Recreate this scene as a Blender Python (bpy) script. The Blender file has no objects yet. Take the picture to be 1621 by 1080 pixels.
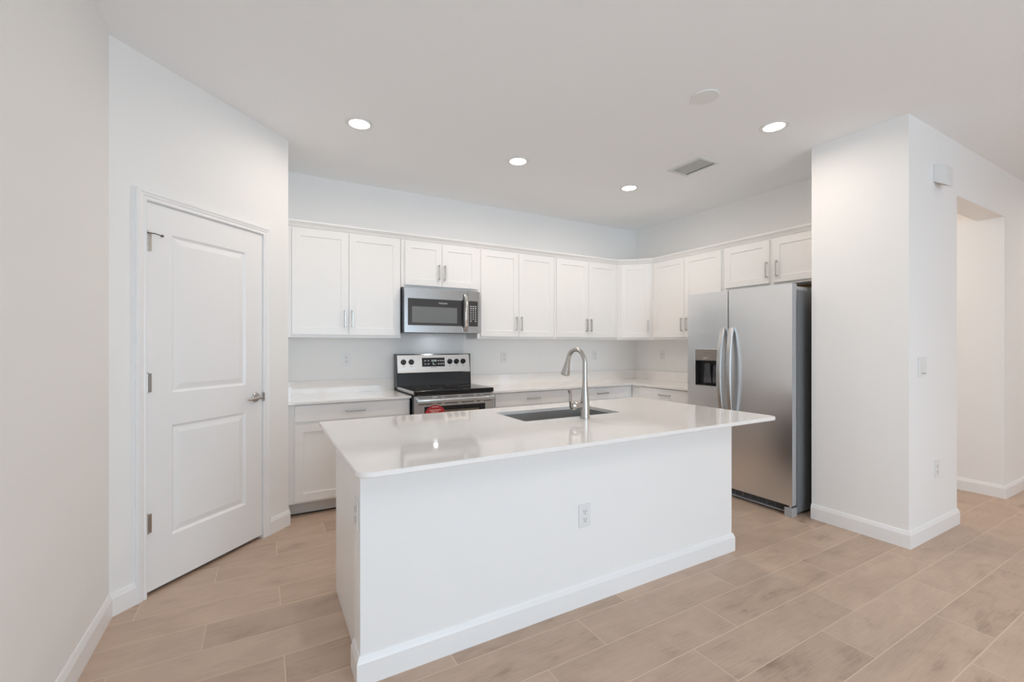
import bpy, bmesh, math, random
from math import sin, cos, pi, radians, sqrt
from mathutils import Vector, Matrix

C = bpy.context.scene.collection
S = bpy.context.scene
random.seed(7)

# ------------------------------------------------------------------ camera
cam_data = bpy.data.cameras.new('camera')
cam = bpy.data.objects.new('camera', cam_data)
C.objects.link(cam)
cam.location = (0, 0, 1.335)
cam.rotation_euler = (radians(90), 0, radians(-29.43))
cam_data.sensor_width = 36.0
cam_data.lens = 36.0 * 701.0 / 1621.0
cam_data.shift_y = 7.07 / 1621.0
cam_data.clip_start = 0.02
S.camera = cam

# ------------------------------------------------------------------ world, exposure
SKY = 4.5          # daylight through the openings behind the camera
LAMP = 6.7         # watts of each recessed kitchen lamp
LIVING = 8.5       # watts of each unseen lamp over the living space and hallway, mostly added fill
world = bpy.data.worlds.new('sky')
S.world = world
world.use_nodes = True
wn = world.node_tree.nodes
wn['Background'].inputs[0].default_value = (0.66, 0.86, 1.04, 1)
wn['Background'].inputs[1].default_value = SKY
S.view_settings.view_transform = 'Standard'
S.view_settings.look = 'None'
S.view_settings.gamma = 1.0
S.view_settings.use_curve_mapping = False
S.view_settings.exposure = 0.18
S.cycles.use_denoising = True
S.cycles.max_bounces = 14
S.cycles.diffuse_bounces = 9
S.cycles.glossy_bounces = 6
S.cycles.sample_clamp_indirect = 8.0
S.cycles.caustics_reflective = False


def portal(name, loc, rot, sx, sy):
    d = bpy.data.lights.new(name, 'AREA')
    d.shape = 'RECTANGLE'
    d.size, d.size_y = sx, sy
    d.cycles.is_portal = True
    o = bpy.data.objects.new(name, d)
    o.location, o.rotation_euler = loc, rot
    C.objects.link(o)
    return o


YR = -3.4          # wall behind the camera
XE = 8.4           # far right wall of the living space
OPEN = ((-0.3, 2.9),)            # unseen opening behind the camera, placed and sized for its daylight
OPZ = 2.55
for a, c in OPEN:
    portal('daylight_portal', ((a + c) / 2, YR + 0.02, OPZ / 2), (radians(90), 0, 0), c - a, OPZ)

# ------------------------------------------------------------------ materials


def mat(name, col, rough=0.5, metal=0.0, spec=0.5, coat=0.0, aniso=0.0, bump=None, emit=None):
    m = bpy.data.materials.new(name)
    m.use_nodes = True
    nt = m.node_tree
    b = nt.nodes['Principled BSDF']
    b.inputs['Base Color'].default_value = (*col, 1)
    b.inputs['Roughness'].default_value = rough
    b.inputs['Metallic'].default_value = metal
    b.inputs['Specular IOR Level'].default_value = spec
    b.inputs['Coat Weight'].default_value = coat
    b.inputs['Coat Roughness'].default_value = 0.03
    b.inputs['Anisotropic'].default_value = aniso
    if emit:
        b.inputs['Emission Color'].default_value = (*emit[0], 1)
        b.inputs['Emission Strength'].default_value = emit[1]
    if bump:
        sc, st, stretch = bump
        g = nt.nodes.new('ShaderNodeNewGeometry')
        mp = nt.nodes.new('ShaderNodeMapping')
        mp.inputs['Scale'].default_value = stretch
        nz = nt.nodes.new('ShaderNodeTexNoise')
        nz.inputs['Scale'].default_value = sc
        nz.inputs['Detail'].default_value = 3
        bp = nt.nodes.new('ShaderNodeBump')
        bp.inputs['Strength'].default_value = st
        bp.inputs['Distance'].default_value = 0.002
        nt.links.new(g.outputs['Position'], mp.inputs[0])
        nt.links.new(mp.outputs[0], nz.inputs[0])
        nt.links.new(nz.outputs[0], bp.inputs['Height'])
        nt.links.new(bp.outputs[0], b.inputs['Normal'])
    return m


M = {}
M['wall'] = mat('wall_paint', (0.88, 0.875, 0.865), 0.65, spec=0.3, bump=(90, 0.10, (1, 1, 1)))
M['ceil'] = mat('ceiling_paint', (0.895, 0.905, 0.915), 0.8, spec=0.2, bump=(40, 0.15, (1, 1, 1)))
M['trim'] = mat('trim_paint', (0.88, 0.88, 0.88), 0.32)
M['cab'] = mat('cabinet_paint', (0.88, 0.875, 0.865), 0.33)
M['toe'] = mat('toe_kick_board', (0.60, 0.60, 0.59), 0.45)
M['quartz'] = mat('white_quartz', (0.86, 0.84, 0.82), 0.05, spec=0.6)
M['steel'] = mat('brushed_steel', (0.62, 0.62, 0.615), 0.27, metal=1, aniso=0.5)
M['steel_dark'] = mat('brushed_steel_dark', (0.47, 0.47, 0.47), 0.25, metal=1, aniso=0.5)
M['steel_v'] = mat('brushed_steel_door', (0.80, 0.815, 0.83), 0.29, metal=1, bump=(30, 0.02, (12, 12, 0.6)))
M['chrome'] = mat('polished_steel', (0.75, 0.74, 0.72), 0.12, metal=1)
M['nickel'] = mat('brushed_nickel', (0.52, 0.505, 0.48), 0.27, metal=1)
M['pull'] = mat('satin_nickel_pull', (0.52, 0.51, 0.49), 0.32, metal=1)
M['sink'] = mat('sink_steel', (0.40, 0.405, 0.395), 0.5, metal=1)
M['fridge_side'] = mat('fridge_side_grey', (0.20, 0.205, 0.21), 0.45)
M['gasket'] = mat('grey_gasket', (0.10, 0.10, 0.10), 0.6)
M['grey_plastic'] = mat('grey_plastic', (0.42, 0.42, 0.43), 0.4)
M['black'] = mat('black_enamel', (0.012, 0.012, 0.013), 0.18)
M['black_matte'] = mat('black_plastic', (0.02, 0.02, 0.021), 0.45)
M['black_glass'] = mat('black_ceramic_glass', (0.008, 0.008, 0.009), 0.04, spec=0.6)
M['dark_glass'] = mat('dark_door_glass', (0.035, 0.038, 0.042), 0.06, spec=0.9)
M['mesh_glass'] = mat('microwave_window_mesh', (0.17, 0.185, 0.19), 0.12, spec=0.7)
M['oven_glass'] = mat('oven_window_glass', (0.16, 0.13, 0.095), 0.08, spec=0.7)
M['taupe'] = mat('dispenser_panel', (0.30, 0.27, 0.245), 0.35, metal=0.4)
M['smoke'] = mat('smoky_plastic', (0.075, 0.078, 0.085), 0.12, spec=0.6)
M['white_plastic'] = mat('white_plastic', (0.80, 0.80, 0.79), 0.35)
M['plate'] = mat('plate_plastic', (0.81, 0.815, 0.815), 0.35)
M['slot'] = mat('dark_slot', (0.04, 0.04, 0.04), 0.7)
M['red'] = mat('red_sticker', (0.50, 0.035, 0.05), 0.4)
M['cream'] = mat('cream_print', (0.80, 0.66, 0.52), 0.5)
M['print'] = mat('white_print', (0.75, 0.76, 0.78), 0.5)
M['dim_print'] = mat('grey_print', (0.16, 0.16, 0.16), 0.5)
M['wood'] = mat('raw_wood', (0.26, 0.15, 0.05), 0.6, bump=(20, 0.3, (1, 8, 8)))
M['vent_shade'] = mat('painted_duct_shade', (0.06, 0.065, 0.065), 0.9)
M['vent'] = mat('vent_paint', (0.72, 0.73, 0.72), 0.5)
M['led'] = mat('clock_digits', (0.4, 0.45, 0.45), 0.5, emit=((0.75, 0.9, 0.9), 0.5))
M['lens'] = mat('lamp_lens', (0.9, 0.9, 0.88), 0.5, emit=((1.0, 0.93, 0.86), 9.0))
M['task'] = mat('task_lamp_lens', (0.9, 0.9, 0.9), 0.5, emit=((0.88, 0.93, 1.0), 75.0))


def floor_material():
    m = bpy.data.materials.new('wood_look_plank_tile')
    m.use_nodes = True
    nt = m.node_tree
    N, L = nt.nodes, nt.links
    b = N['Principled BSDF']

    def math_(op, a, c=None, d=None):
        n = N.new('ShaderNodeMath')
        n.operation = op
        for i, v in enumerate((a, c, d)):
            if v is None:
                continue
            if isinstance(v, (int, float)):
                n.inputs[i].default_value = v
            else:
                L.new(v, n.inputs[i])
        return n.outputs[0]

    g = N.new('ShaderNodeNewGeometry')
    sp = N.new('ShaderNodeSeparateXYZ')
    L.new(g.outputs['Position'], sp.inputs[0])
    X, Y = sp.outputs[0], sp.outputs[1]
    P, LEN = 0.2103, 0.942
    fy = math_('DIVIDE', math_('SUBTRACT', Y, 0.672 - P), P)
    row = math_('FLOOR', fy)
    ry = math_('SUBTRACT', fy, row)
    # row 0 spans y .4617-.672 with a joint at x = 2.594 (+.314 for each row)
    sx = math_('SUBTRACT', math_('SUBTRACT', X, 2.594), math_('MULTIPLY', row, 0.314))
    fx = math_('DIVIDE', sx, LEN)
    colm = math_('FLOOR', fx)
    rx = math_('SUBTRACT', fx, colm)
    dx = math_('MULTIPLY', math_('MINIMUM', rx, math_('SUBTRACT', 1.0, rx)), LEN)
    dy = math_('MULTIPLY', math_('MINIMUM', ry, math_('SUBTRACT', 1.0, ry)), P)
    dist = math_('MINIMUM', dx, dy)
    mr = N.new('ShaderNodeMapRange')
    mr.inputs['From Min'].default_value = 0.0016
    mr.inputs['From Max'].default_value = 0.0030
    L.new(dist, mr.inputs['Value'])
    tile = mr.outputs[0]                     # 1 on tile, 0 in the grout
    cb = N.new('ShaderNodeCombineXYZ')
    L.new(colm, cb.inputs[0])
    L.new(row, cb.inputs[1])
    wn_ = N.new('ShaderNodeTexWhiteNoise')
    wn_.noise_dimensions = '2D'
    L.new(cb.outputs[0], wn_.inputs['Vector'])
    rnd = wn_.outputs['Value']
    # plank-local coordinates with a random shift so that grain breaks at every joint
    shift = math_('MULTIPLY', rnd, 37.0)
    pc = N.new('ShaderNodeCombineXYZ')
    L.new(math_('ADD', X, shift), pc.inputs[0])
    L.new(Y, pc.inputs[1])
    L.new(shift, pc.inputs[2])

    def noise(scale, detail, sc, dist_=0.0, rough=0.55):
        mp = N.new('ShaderNodeMapping')
        mp.inputs['Scale'].default_value = sc
        L.new(pc.outputs[0], mp.inputs[0])
        n = N.new('ShaderNodeTexNoise')
        n.inputs['Scale'].default_value = scale
        n.inputs['Detail'].default_value = detail
        n.inputs['Roughness'].default_value = rough
        n.inputs['Distortion'].default_value = dist_
        L.new(mp.outputs[0], n.inputs[0])
        return n.outputs[0]

    fine = noise(8.0, 8, (1.0, 15.0, 1.0), 0.25, 0.70)
    vor = N.new('ShaderNodeTexVoronoi')
    vmp = N.new('ShaderNodeMapping')
    vmp.inputs['Scale'].default_value = (1.0, 1.7, 1.0)
    L.new(pc.outputs[0], vmp.inputs[0])
    L.new(vmp.outputs[0], vor.inputs['Vector'])
    vor.inputs['Scale'].default_value = 2.3
    vor.inputs['Randomness'].default_value = 1.0
    ks = N.new('ShaderNodeMapRange')
    ks.inputs['From Min'].default_value = 0.0
    ks.inputs['From Max'].default_value = 0.075
    ks.inputs['To Min'].default_value = 1.0
    ks.inputs['To Max'].default_value = 0.0
    L.new(vor.outputs['Distance'], ks.inputs['Value'])
    cloud = noise(3.2, 3, (1.0, 2.0, 1.0), 0.8)
    knot = noise(3.0, 4, (1.0, 2.2, 1.0), 0.3)
    kr = N.new('ShaderNodeMapRange')
    kr.inputs['From Min'].default_value = 0.58
    kr.inputs['From Max'].default_value = 0.82
    L.new(knot, kr.inputs['Value'])
    v = math_('ADD', math_('MULTIPLY', fine, 0.42), math_('MULTIPLY', cloud, 0.48))
    v = math_('ADD', v, math_('MULTIPLY', rnd, 0.16))
    v = math_('SUBTRACT', v, math_('MULTIPLY', kr.outputs[0], 0.26))
    v = math_('SUBTRACT', v, math_('MULTIPLY', math_('MULTIPLY', ks.outputs[0], cloud), 0.28))
    cr = N.new('ShaderNodeValToRGB')
    L.new(v, cr.inputs[0])
    e = cr.color_ramp.elements
    e[0].position, e[0].color = 0.25, (0.295, 0.212, 0.153, 1)
    e[1].position, e[1].color = 0.68, (0.60, 0.455, 0.355, 1)
    k = cr.color_ramp.elements.new(0.46)
    k.color = (0.495, 0.368, 0.283, 1)
    mx = N.new('ShaderNodeMix')
    mx.data_type = 'RGBA'
    L.new(tile, mx.inputs['Factor'])
    mx.inputs['A'].default_value = (0.66, 0.52, 0.405, 1)
    L.new(cr.outputs[0], mx.inputs['B'])
    L.new(mx.outputs['Result'], b.inputs['Base Color'])
    b.inputs['Roughness'].default_value = 0.42
    b.inputs['Specular IOR Level'].default_value = 0.35
    bp = N.new('ShaderNodeBump')
    bp.inputs['Strength'].default_value = 0.25
    bp.inputs['Distance'].default_value = 0.001
    L.new(math_('ADD', math_('MULTIPLY', tile, 1.0), math_('MULTIPLY', fine, 0.25)), bp.inputs['Height'])
    L.new(bp.outputs[0], b.inputs['Normal'])
    return m


M['floor'] = floor_material()

# ------------------------------------------------------------------ mesh helpers


class MB:
    def __init__(self):
        self.bm = bmesh.new()

    def absorb(self, other, mtx=None):
        if mtx is not None:
            bmesh.ops.transform(other, matrix=mtx, verts=other.verts)
        me = bpy.data.meshes.new('tmp')
        other.to_mesh(me)
        self.bm.from_mesh(me)
        bpy.data.meshes.remove(me)
        other.free()
        return self

    def box(self, x0, x1, y0, y1, z0, z1, bev=0.0, seg=2, mtx=None):
        b = bmesh.new()
        bmesh.ops.create_cube(b, size=1)
        bmesh.ops.scale(b, vec=(x1 - x0, y1 - y0, z1 - z0), verts=b.verts)
        bmesh.ops.translate(b, vec=((x0 + x1) / 2, (y0 + y1) / 2, (z0 + z1) / 2), verts=b.verts)
        if bev > 0:
            bmesh.ops.bevel(b, geom=b.edges[:], offset=bev, segments=seg, affect='EDGES', profile=0.5)
        return self.absorb(b, mtx)

    def prism(self, poly, z0, z1, axis='z', bev=0.0):
        """poly of (a,b); axis is the extrusion axis. z: (x,y)  y: (x,z)  x: (y,z)"""
        b = bmesh.new()
        f = {'z': lambda p, h: (p[0], p[1], h), 'y': lambda p, h: (p[0], h, p[1]), 'x': lambda p, h: (h, p[0], p[1])}[axis]
        lo = [b.verts.new(f(p, z0)) for p in poly]
        hi = [b.verts.new(f(p, z1)) for p in poly]
        n = len(poly)
        b.faces.new(lo)
        b.faces.new(hi)
        for i in range(n):
            b.faces.new((lo[i], lo[(i + 1) % n], hi[(i + 1) % n], hi[i]))
        bmesh.ops.recalc_face_normals(b, faces=b.faces)
        if bev > 0:
            bmesh.ops.bevel(b, geom=b.edges[:], offset=bev, segments=2, affect='EDGES', profile=0.5)
        return self.absorb(b)

    def tube(self, pts, rad, seg=16, flat=None, caps=True):
        """sweep a round (or flat=(wx,wy) rectangular, bevelled) section along 3D points"""
        b = bmesh.new()
        pts = [Vector(p) for p in pts]
        n = len(pts)
        rs = rad if isinstance(rad, (list, tuple)) else [rad] * n
        t0 = (pts[1] - pts[0]).normalized()
        up = Vector((0, 0, 1)) if abs(t0.z) < 0.9 else Vector((1, 0, 0))
        u = (up - t0 * up.dot(t0)).normalized()
        rings = []
        for i, p in enumerate(pts):
            t = (pts[min(i + 1, n - 1)] - pts[max(i - 1, 0)]).normalized()
            u = (u - t * u.dot(t)).normalized()
            w = t.cross(u)
            ring = []
            for k in range(seg):
                a = 2 * pi * k / seg
                if flat:
                    ca, sa = cos(a), sin(a)
                    ex = 0.45
                    du = math.copysign(abs(ca) ** ex, ca) * flat[0] / 2 * rs[i]
                    dw = math.copysign(abs(sa) ** ex, sa) * flat[1] / 2 * rs[i]
                else:
                    du, dw = cos(a) * rs[i], sin(a) * rs[i]
                ring.append(b.verts.new(p + u * du + w * dw))
            rings.append(ring)
        for i in range(n - 1):
            for k in range(seg):
                b.faces.new((rings[i][k], rings[i][(k + 1) % seg], rings[i + 1][(k + 1) % seg], rings[i + 1][k]))
        if caps:
            b.faces.new(rings[0][::-1])
            b.faces.new(rings[-1])
        bmesh.ops.recalc_face_normals(b, faces=b.faces)
        return self.absorb(b)

    def lathe(self, prof, seg=32, mtx=None):
        """profile of (r,z), axis z; r=0 closes"""
        b = bmesh.new()
        rings = []
        for r, z in prof:
            if r < 1e-6:
                rings.append([b.verts.new((0, 0, z))])
            else:
                rings.append([b.verts.new((r * cos(2 * pi * k / seg), r * sin(2 * pi * k / seg), z)) for k in range(seg)])
        for a, c in zip(rings, rings[1:]):
            for k in range(seg):
                k2 = (k + 1) % seg
                if len(a) == 1 and len(c) == 1:
                    continue
                if len(a) == 1:
                    b.faces.new((a[0], c[k2], c[k]))
                elif len(c) == 1:
                    b.faces.new((a[k], a[k2], c[0]))
                else:
                    b.faces.new((a[k], a[k2], c[k2], c[k]))
        bmesh.ops.recalc_face_normals(b, faces=b.faces)
        return self.absorb(b, mtx)

    def sweep(self, path, prof, side=1):
        """mitred sweep of a closed profile (offset, z) along an XY path; side=1 offsets to the right of travel"""
        b = bmesh.new()
        path = [Vector((p[0], p[1])) for p in path]
        n = len(path)
        dirs = [(path[i + 1] - path[i]).normalized() for i in range(n - 1)]
        nrm = [Vector((d.y, -d.x)) * side for d in dirs]
        rings = []
        for i in range(n):
            if i == 0:
                m = nrm[0]
            elif i == n - 1:
                m = nrm[-1]
            else:
                m = nrm[i - 1] + nrm[i]
                m = m / (1 + nrm[i - 1].dot(nrm[i]))
            rings.append([b.verts.new((path[i].x + m.x * o, path[i].y + m.y * o, z)) for o, z in prof])
        k = len(prof)
        for i in range(n - 1):
            for j in range(k):
                j2 = (j + 1) % k
                b.faces.new((rings[i][j], rings[i][j2], rings[i + 1][j2], rings[i + 1][j]))
        b.faces.new(rings[0])
        b.faces.new(rings[-1][::-1])
        bmesh.ops.recalc_face_normals(b, faces=b.faces)
        return self.absorb(b)

    def board(self, x0, x1, z0, z1, yf, th, panels=(), rings=((0, 0),), bev=0.0015):
        """a slab whose front face (towards -y at y=yf) carries moulded rectangular panels"""
        b = bmesh.new()
        xs = sorted({x0, x1, *[p[0] for p in panels], *[p[1] for p in panels]})
        zs = sorted({z0, z1, *[p[2] for p in panels], *[p[3] for p in panels]})
        cache = {}

        def V(x, y, z):
            k = (round(x, 5), round(y, 5), round(z, 5))
            if k not in cache:
                cache[k] = b.verts.new((x, y, z))
            return cache[k]

        def quad(*c):
            vs = [V(*p) for p in c]
            b.faces.new(vs)

        for i in range(len(xs) - 1):
            for j in range(len(zs) - 1):
                a, c, d, e = xs[i], xs[i + 1], zs[j], zs[j + 1]
                hole = any(p[0] <= a + 1e-6 and c <= p[1] + 1e-6 and p[2] <= d + 1e-6 and e <= p[3] + 1e-6 for p in panels)
                if not hole:
                    quad((a, yf, d), (c, yf, d), (c, yf, e), (a, yf, e))
                quad((a, yf + th, d), (a, yf + th, e), (c, yf + th, e), (c, yf + th, d))
        for i in range(len(xs) - 1):
            quad((xs[i], yf, z0), (xs[i], yf + th, z0), (xs[i + 1], yf + th, z0), (xs[i + 1], yf, z0))
            quad((xs[i], yf, z1), (xs[i + 1], yf, z1), (xs[i + 1], yf + th, z1), (xs[i], yf + th, z1))
        for j in range(len(zs) - 1):
            quad((x0, yf, zs[j]), (x0, yf, zs[j + 1]), (x0, yf + th, zs[j + 1]), (x0, yf + th, zs[j]))
            quad((x1, yf, zs[j]), (x1, yf + th, zs[j]), (x1, yf + th, zs[j + 1]), (x1, yf, zs[j + 1]))
        for p in panels:
            prev = None
            for ins, dep in rings:
                cur = [(p[0] + ins, yf + dep, p[2] + ins), (p[1] - ins, yf + dep, p[2] + ins),
                       (p[1] - ins, yf + dep, p[3] - ins), (p[0] + ins, yf + dep, p[3] - ins)]
                if prev:
                    for k in range(4):
                        quad(prev[k], prev[(k + 1) % 4], cur[(k + 1) % 4], cur[k])
                prev = cur
            quad(*prev)
        bmesh.ops.recalc_face_normals(b, faces=b.faces)
        return self.absorb(b)

    def build(self, name, m, parent=None, local=True, angle=32):
        """local=False: the geometry is in world space; it is moved into the parent's frame"""
        me = bpy.data.meshes.new(name)
        if parent is not None and not local:
            root = parent
            while root.parent is not None:
                root = root.parent
            mw = Matrix.Translation(root.location) @ root.rotation_euler.to_matrix().to_4x4()
            bmesh.ops.transform(self.bm, matrix=mw.inverted(), verts=self.bm.verts)
        self.bm.to_mesh(me)
        self.bm.free()
        me.materials.append(M[m] if isinstance(m, str) else m)
        for p in me.polygons:
            p.use_smooth = True
        me.set_sharp_from_angle(angle=radians(angle))
        o = bpy.data.objects.new(name, me)
        C.objects.link(o)
        wm = o.modifiers.new('weighted_normals', 'WEIGHTED_NORMAL')
        wm.keep_sharp = True
        wm.weight = 80
        if parent is not None:
            o.parent = parent
        return o


def tag(o, label=None, cat=None, group=None, kind=None):
    if label:
        o['label'] = label
    if cat:
        o['category'] = cat
    if group:
        o['group'] = group
    if kind:
        o['kind'] = kind
    return o


def thing(name, label, cat, loc=(0, 0, 0), rz=0.0, group=None):
    o = bpy.data.objects.new(name, None)
    o.empty_display_size = 0.1
    o.location = loc
    o.rotation_euler = (0, 0, rz)
    C.objects.link(o)
    return tag(o, label, cat, group)


def struct(name, mb, m, label=None, cat=None):
    o = mb.build(name, m, angle=8)
    return tag(o, label, cat, None, 'structure')


def text_mesh(mb, s, size, mtx):
    cu = bpy.data.curves.new('t', 'FONT')
    cu.body = s
    cu.size = size
    cu.align_x = 'CENTER'
    cu.extrude = 0.0002
    to = bpy.data.objects.new('t', cu)
    C.objects.link(to)
    dg = bpy.context.evaluated_depsgraph_get()
    me = bpy.data.meshes.new_from_object(to.evaluated_get(dg))
    b = bmesh.new()
    b.from_mesh(me)
    mb.absorb(b, mtx)
    bpy.data.objects.remove(to)
    bpy.data.curves.remove(cu)
    bpy.data.meshes.remove(me)


FRONT = Matrix.Rotation(radians(90), 4, 'X')      # xy drawing -> xz plane facing -y


def at(x, y, z):
    return Matrix.Translation((x, y, z))


def copy_tree(o, parent=None):
    c = o.copy()
    C.objects.link(c)
    if parent is not None:
        c.parent = parent
    for ch in list(o.children):
        copy_tree(ch, c)
    return c


# ------------------------------------------------------------------ the room
HC = 2.862
YB, XR, XL = 4.355, 4.362, -0.655
A = Vector((-0.655, 2.865))                       # pantry wall, left end
B = Vector((0.169, 3.689))                        # pantry wall, outer corner
R45 = radians(45)
AB = (B - A).length


def pw(t, d=0.0):
    """plan point on the pantry wall: t along it, d in front of it"""
    k = 1 / sqrt(2)
    return (A.x + t * k + d * k, A.y + t * k - d * k)


mb = MB().box(XL - 0.12, XE + 0.12, YR - 0.12, 6.3, -0.08, 0.0)
tag(mb.build('floor', 'floor'), 'tan wood-look plank tile floor with pale grout', 'floor', None, 'structure')
struct('ceiling', MB().box(XL - 0.12, XE + 0.12, YR - 0.12, 6.3, HC, HC + 0.1), 'ceil',
       'plain off-white ceiling with recessed lamps', 'ceiling')
struct('wall_left', MB().box(XL - 0.12, XL, YR, YB + 0.1, 0, HC), 'wall', 'plain off-white wall on the left edge', 'wall')
struct('wall_back', MB().box(XL, 4.54, YB, YB + 0.1, 0, HC), 'wall', 'off-white kitchen wall behind range and wall cabinets', 'wall')
struct('wall_right', MB().box(XR, 4.54, 1.846, YB, 0, HC), 'wall', 'off-white kitchen wall behind the refrigerator', 'wall')
struct('wall_pier', MB().box(3.704, 4.54, 1.254, 1.846, 0, HC), 'wall', 'thick white wall end standing right of the refrigerator', 'wall')
mb = MB()
mb.box(5.639, XE, 1.254, 1.426, 0, HC)
mb.box(4.54, 5.639, 1.254, 1.426, 2.461, HC)
mb.box(5.639, 5.75, 1.426, 6.2, 0, HC)
struct('wall_hall', mb, 'wall', 'white wall with the hallway opening at the right edge', 'wall')
struct('wall_hall_end', MB().box(4.40, 5.75, 6.2, 6.3, 0, HC), 'wall', 'white wall closing the hallway', 'wall')
struct('wall_hall_left', MB().box(4.42, 4.54, YB + 0.1, 6.2, 0, HC), 'wall', 'white wall on the near side of the hallway', 'wall')
struct('wall_living', MB().box(XE, XE + 0.12, YR, 1.254, 0, HC), 'wall', 'white living room wall far to the right', 'wall')
mb = MB()
xs_ = [XL] + [v for o in OPEN for v in o] + [XE]
for a, c in zip(xs_[0::2], xs_[1::2]):
    mb.box(a, c, YR - 0.12, YR, 0, HC)
for a, c in OPEN:
    mb.box(a, c, YR - 0.12, YR, OPZ, HC)
struct('wall_rear', mb, 'wall', 'white wall with wide unseen opening behind the viewer', 'wall')
for k, (a, c) in enumerate(OPEN):
    mb = MB()
    for x in (a, (a + c) / 2 - 0.035, c - 0.07):
        mb.box(x, x + 0.07, YR - 0.10, YR - 0.02, 0.0, OPZ)
    mb.box(a, c, YR - 0.10, YR - 0.02, OPZ - 0.07, OPZ)
    struct('window_%d' % (k + 1), mb, 'trim', 'white frame of the %s unseen opening behind the viewer' % ('nearer', 'farther')[k], 'window')

# pantry wall with its door opening, built along its own 45 degree direction
DX0, DX1, DTOP = 0.160, 0.942, 2.112
mb = MB()
mt = at(A.x, A.y, 0) @ Matrix.Rotation(R45, 4, 'Z')
mb.box(0, DX0, 0, 0.11, 0, HC, mtx=mt)
mb.box(DX1, AB, 0, 0.11, 0, HC, mtx=mt)
mb.box(DX0, DX1, 0, 0.11, DTOP, HC, mtx=mt)
mb.box(B.x - 0.11, B.x, B.y, YB, 0, HC)
struct('wall_pantry', mb, 'wall', 'white angled wall holding the panelled door', 'wall')

# baseboards
BBP = [(0, 0), (0.0145, 0), (0.0145, 0.087), (0.010, 0.098), (0.0075, 0.107), (0.004, 0.113), (0, 0.113)]
CASL, CASR = 0.116, 0.987
struct('baseboard_left', MB().sweep([(XL, YR + 0.01), (XL, A.y), pw(CASL - 0.001)], BBP), 'trim',
       'white baseboard along the left wall to the door casing', 'baseboard')
struct('baseboard_pantry', MB().sweep([pw(CASR + 0.001), (B.x, B.y), (B.x, 3.862)], BBP), 'trim',
       'short white baseboard right of the panelled door', 'baseboard')
struct('baseboard_pier', MB().sweep([(3.704, 1.846), (3.704, 1.254), (4.54, 1.254), (4.54, 1.9)], BBP), 'trim',
       'white baseboard round the wall end by the refrigerator', 'baseboard')
struct('baseboard_hall', MB().sweep([(5.639, 6.15), (5.639, 1.254), (XE, 1.254)], BBP), 'trim',
       'white baseboard turning the hallway corner', 'baseboard')

# ------------------------------------------------------------------ pantry door and casing
R = 1 / sqrt(2)
door = thing('door_1', 'white two-panel interior door in the angled wall', 'door', (A.x, A.y, 0), R45)
door['kind'] = 'structure'
rings = ((0, 0), (0.012, 0.009), (0.018, 0.0095), (0.048, 0.002))
MB().board(DX0 + 0.0145, DX1 - 0.0145, 0.024, 2.098, 0.002, 0.035,
           [(0.308, 0.795, 0.280, 0.892), (0.308, 0.795, 1.072, 1.950)], rings).build('door_leaf', 'trim', door, angle=4)
for k, z in enumerate((0.387, 1.136, 1.890)):
    h = MB()
    for j in range(5):
        h.lathe([(0, 0), (0.0062, 0), (0.0062, 0.0188), (0, 0.0188)], 12, at(DX0 + 0.0135, -0.006, z - 0.05 + j * 0.02))
    h.lathe([(0, 0), (0.004, 0.002), (0.004, 0.006), (0, 0.007)], 12, at(DX0 + 0.0135, -0.006, z + 0.0495))
    h.box(DX0 + 0.0135, DX0 + 0.038, -0.0022, 0.0018, z - 0.05, z + 0.05)
    ho = h.build('hinge', 'pull', door)
    if k == 2:
        s = MB()
        s.tube([(DX0 + 0.0135, -0.008, z + 0.040), (DX0 + 0.035, -0.030, z + 0.040), (DX0 + 0.075, -0.028, z + 0.036)], 0.0028, 8)
        s.lathe([(0, 0), (0.007, 0), (0.007, 0.008), (0, 0.008)], 12,
                at(DX0 + 0.075, -0.030, z + 0.036) @ Matrix.Rotation(radians(-90), 4, 'X'))
        s.lathe([(0, 0), (0.006, 0), (0.006, 0.008), (0, 0.008)], 12, at(DX0 + 0.0135, -0.008, z + 0.036))
        s.build('hinge_stop', 'gasket', ho)
HT, HZ = 0.872, 0.982
hd = MB()
hd.lathe([(0, 0), (0.032, 0), (0.032, 0.004), (0.026, 0.010), (0.013, 0.013), (0.011, 0.045), (0, 0.045)], 28,
         at(HT, 0.002, HZ) @ Matrix.Rotation(radians(90), 4, 'X'))
hobj = hd.build('door_handle', 'nickel', door)
lv = MB()
lv.tube([(HT, -0.048, HZ), (HT - 0.02, -0.052, HZ), (HT - 0.06, -0.054, HZ - 0.001), (HT - 0.105, -0.052, HZ - 0.004)],
        [0.012, 0.0105, 0.0095, 0.008], 14)
lv.build('lever', 'nickel', hobj)
sp_ = MB().box(DX1 - 0.0142, DX1 - 0.0122, -0.012, 0.012, HZ - 0.03, HZ + 0.03)
sp_.box(DX1 - 0.0150, DX1 - 0.008, -0.016, -0.010, HZ - 0.028, HZ + 0.028, 0.002)
sp_.build('strike_plate', 'nickel', door)

cas = thing('trim_1', 'white moulded casing framing the panelled door', 'door casing', (A.x, A.y, 0), R45)
cas['kind'] = 'structure'
cp = [(0, 0), (0.0, -0.009), (0.004, -0.012), (0.012, -0.011), (0.016, -0.0085), (0.024, -0.013), (0.034, -0.0145),
      (0.038, -0.018), (0.052, -0.018), (0.055, -0.015), (0.055, 0)]      # u outward from the opening, y


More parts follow.
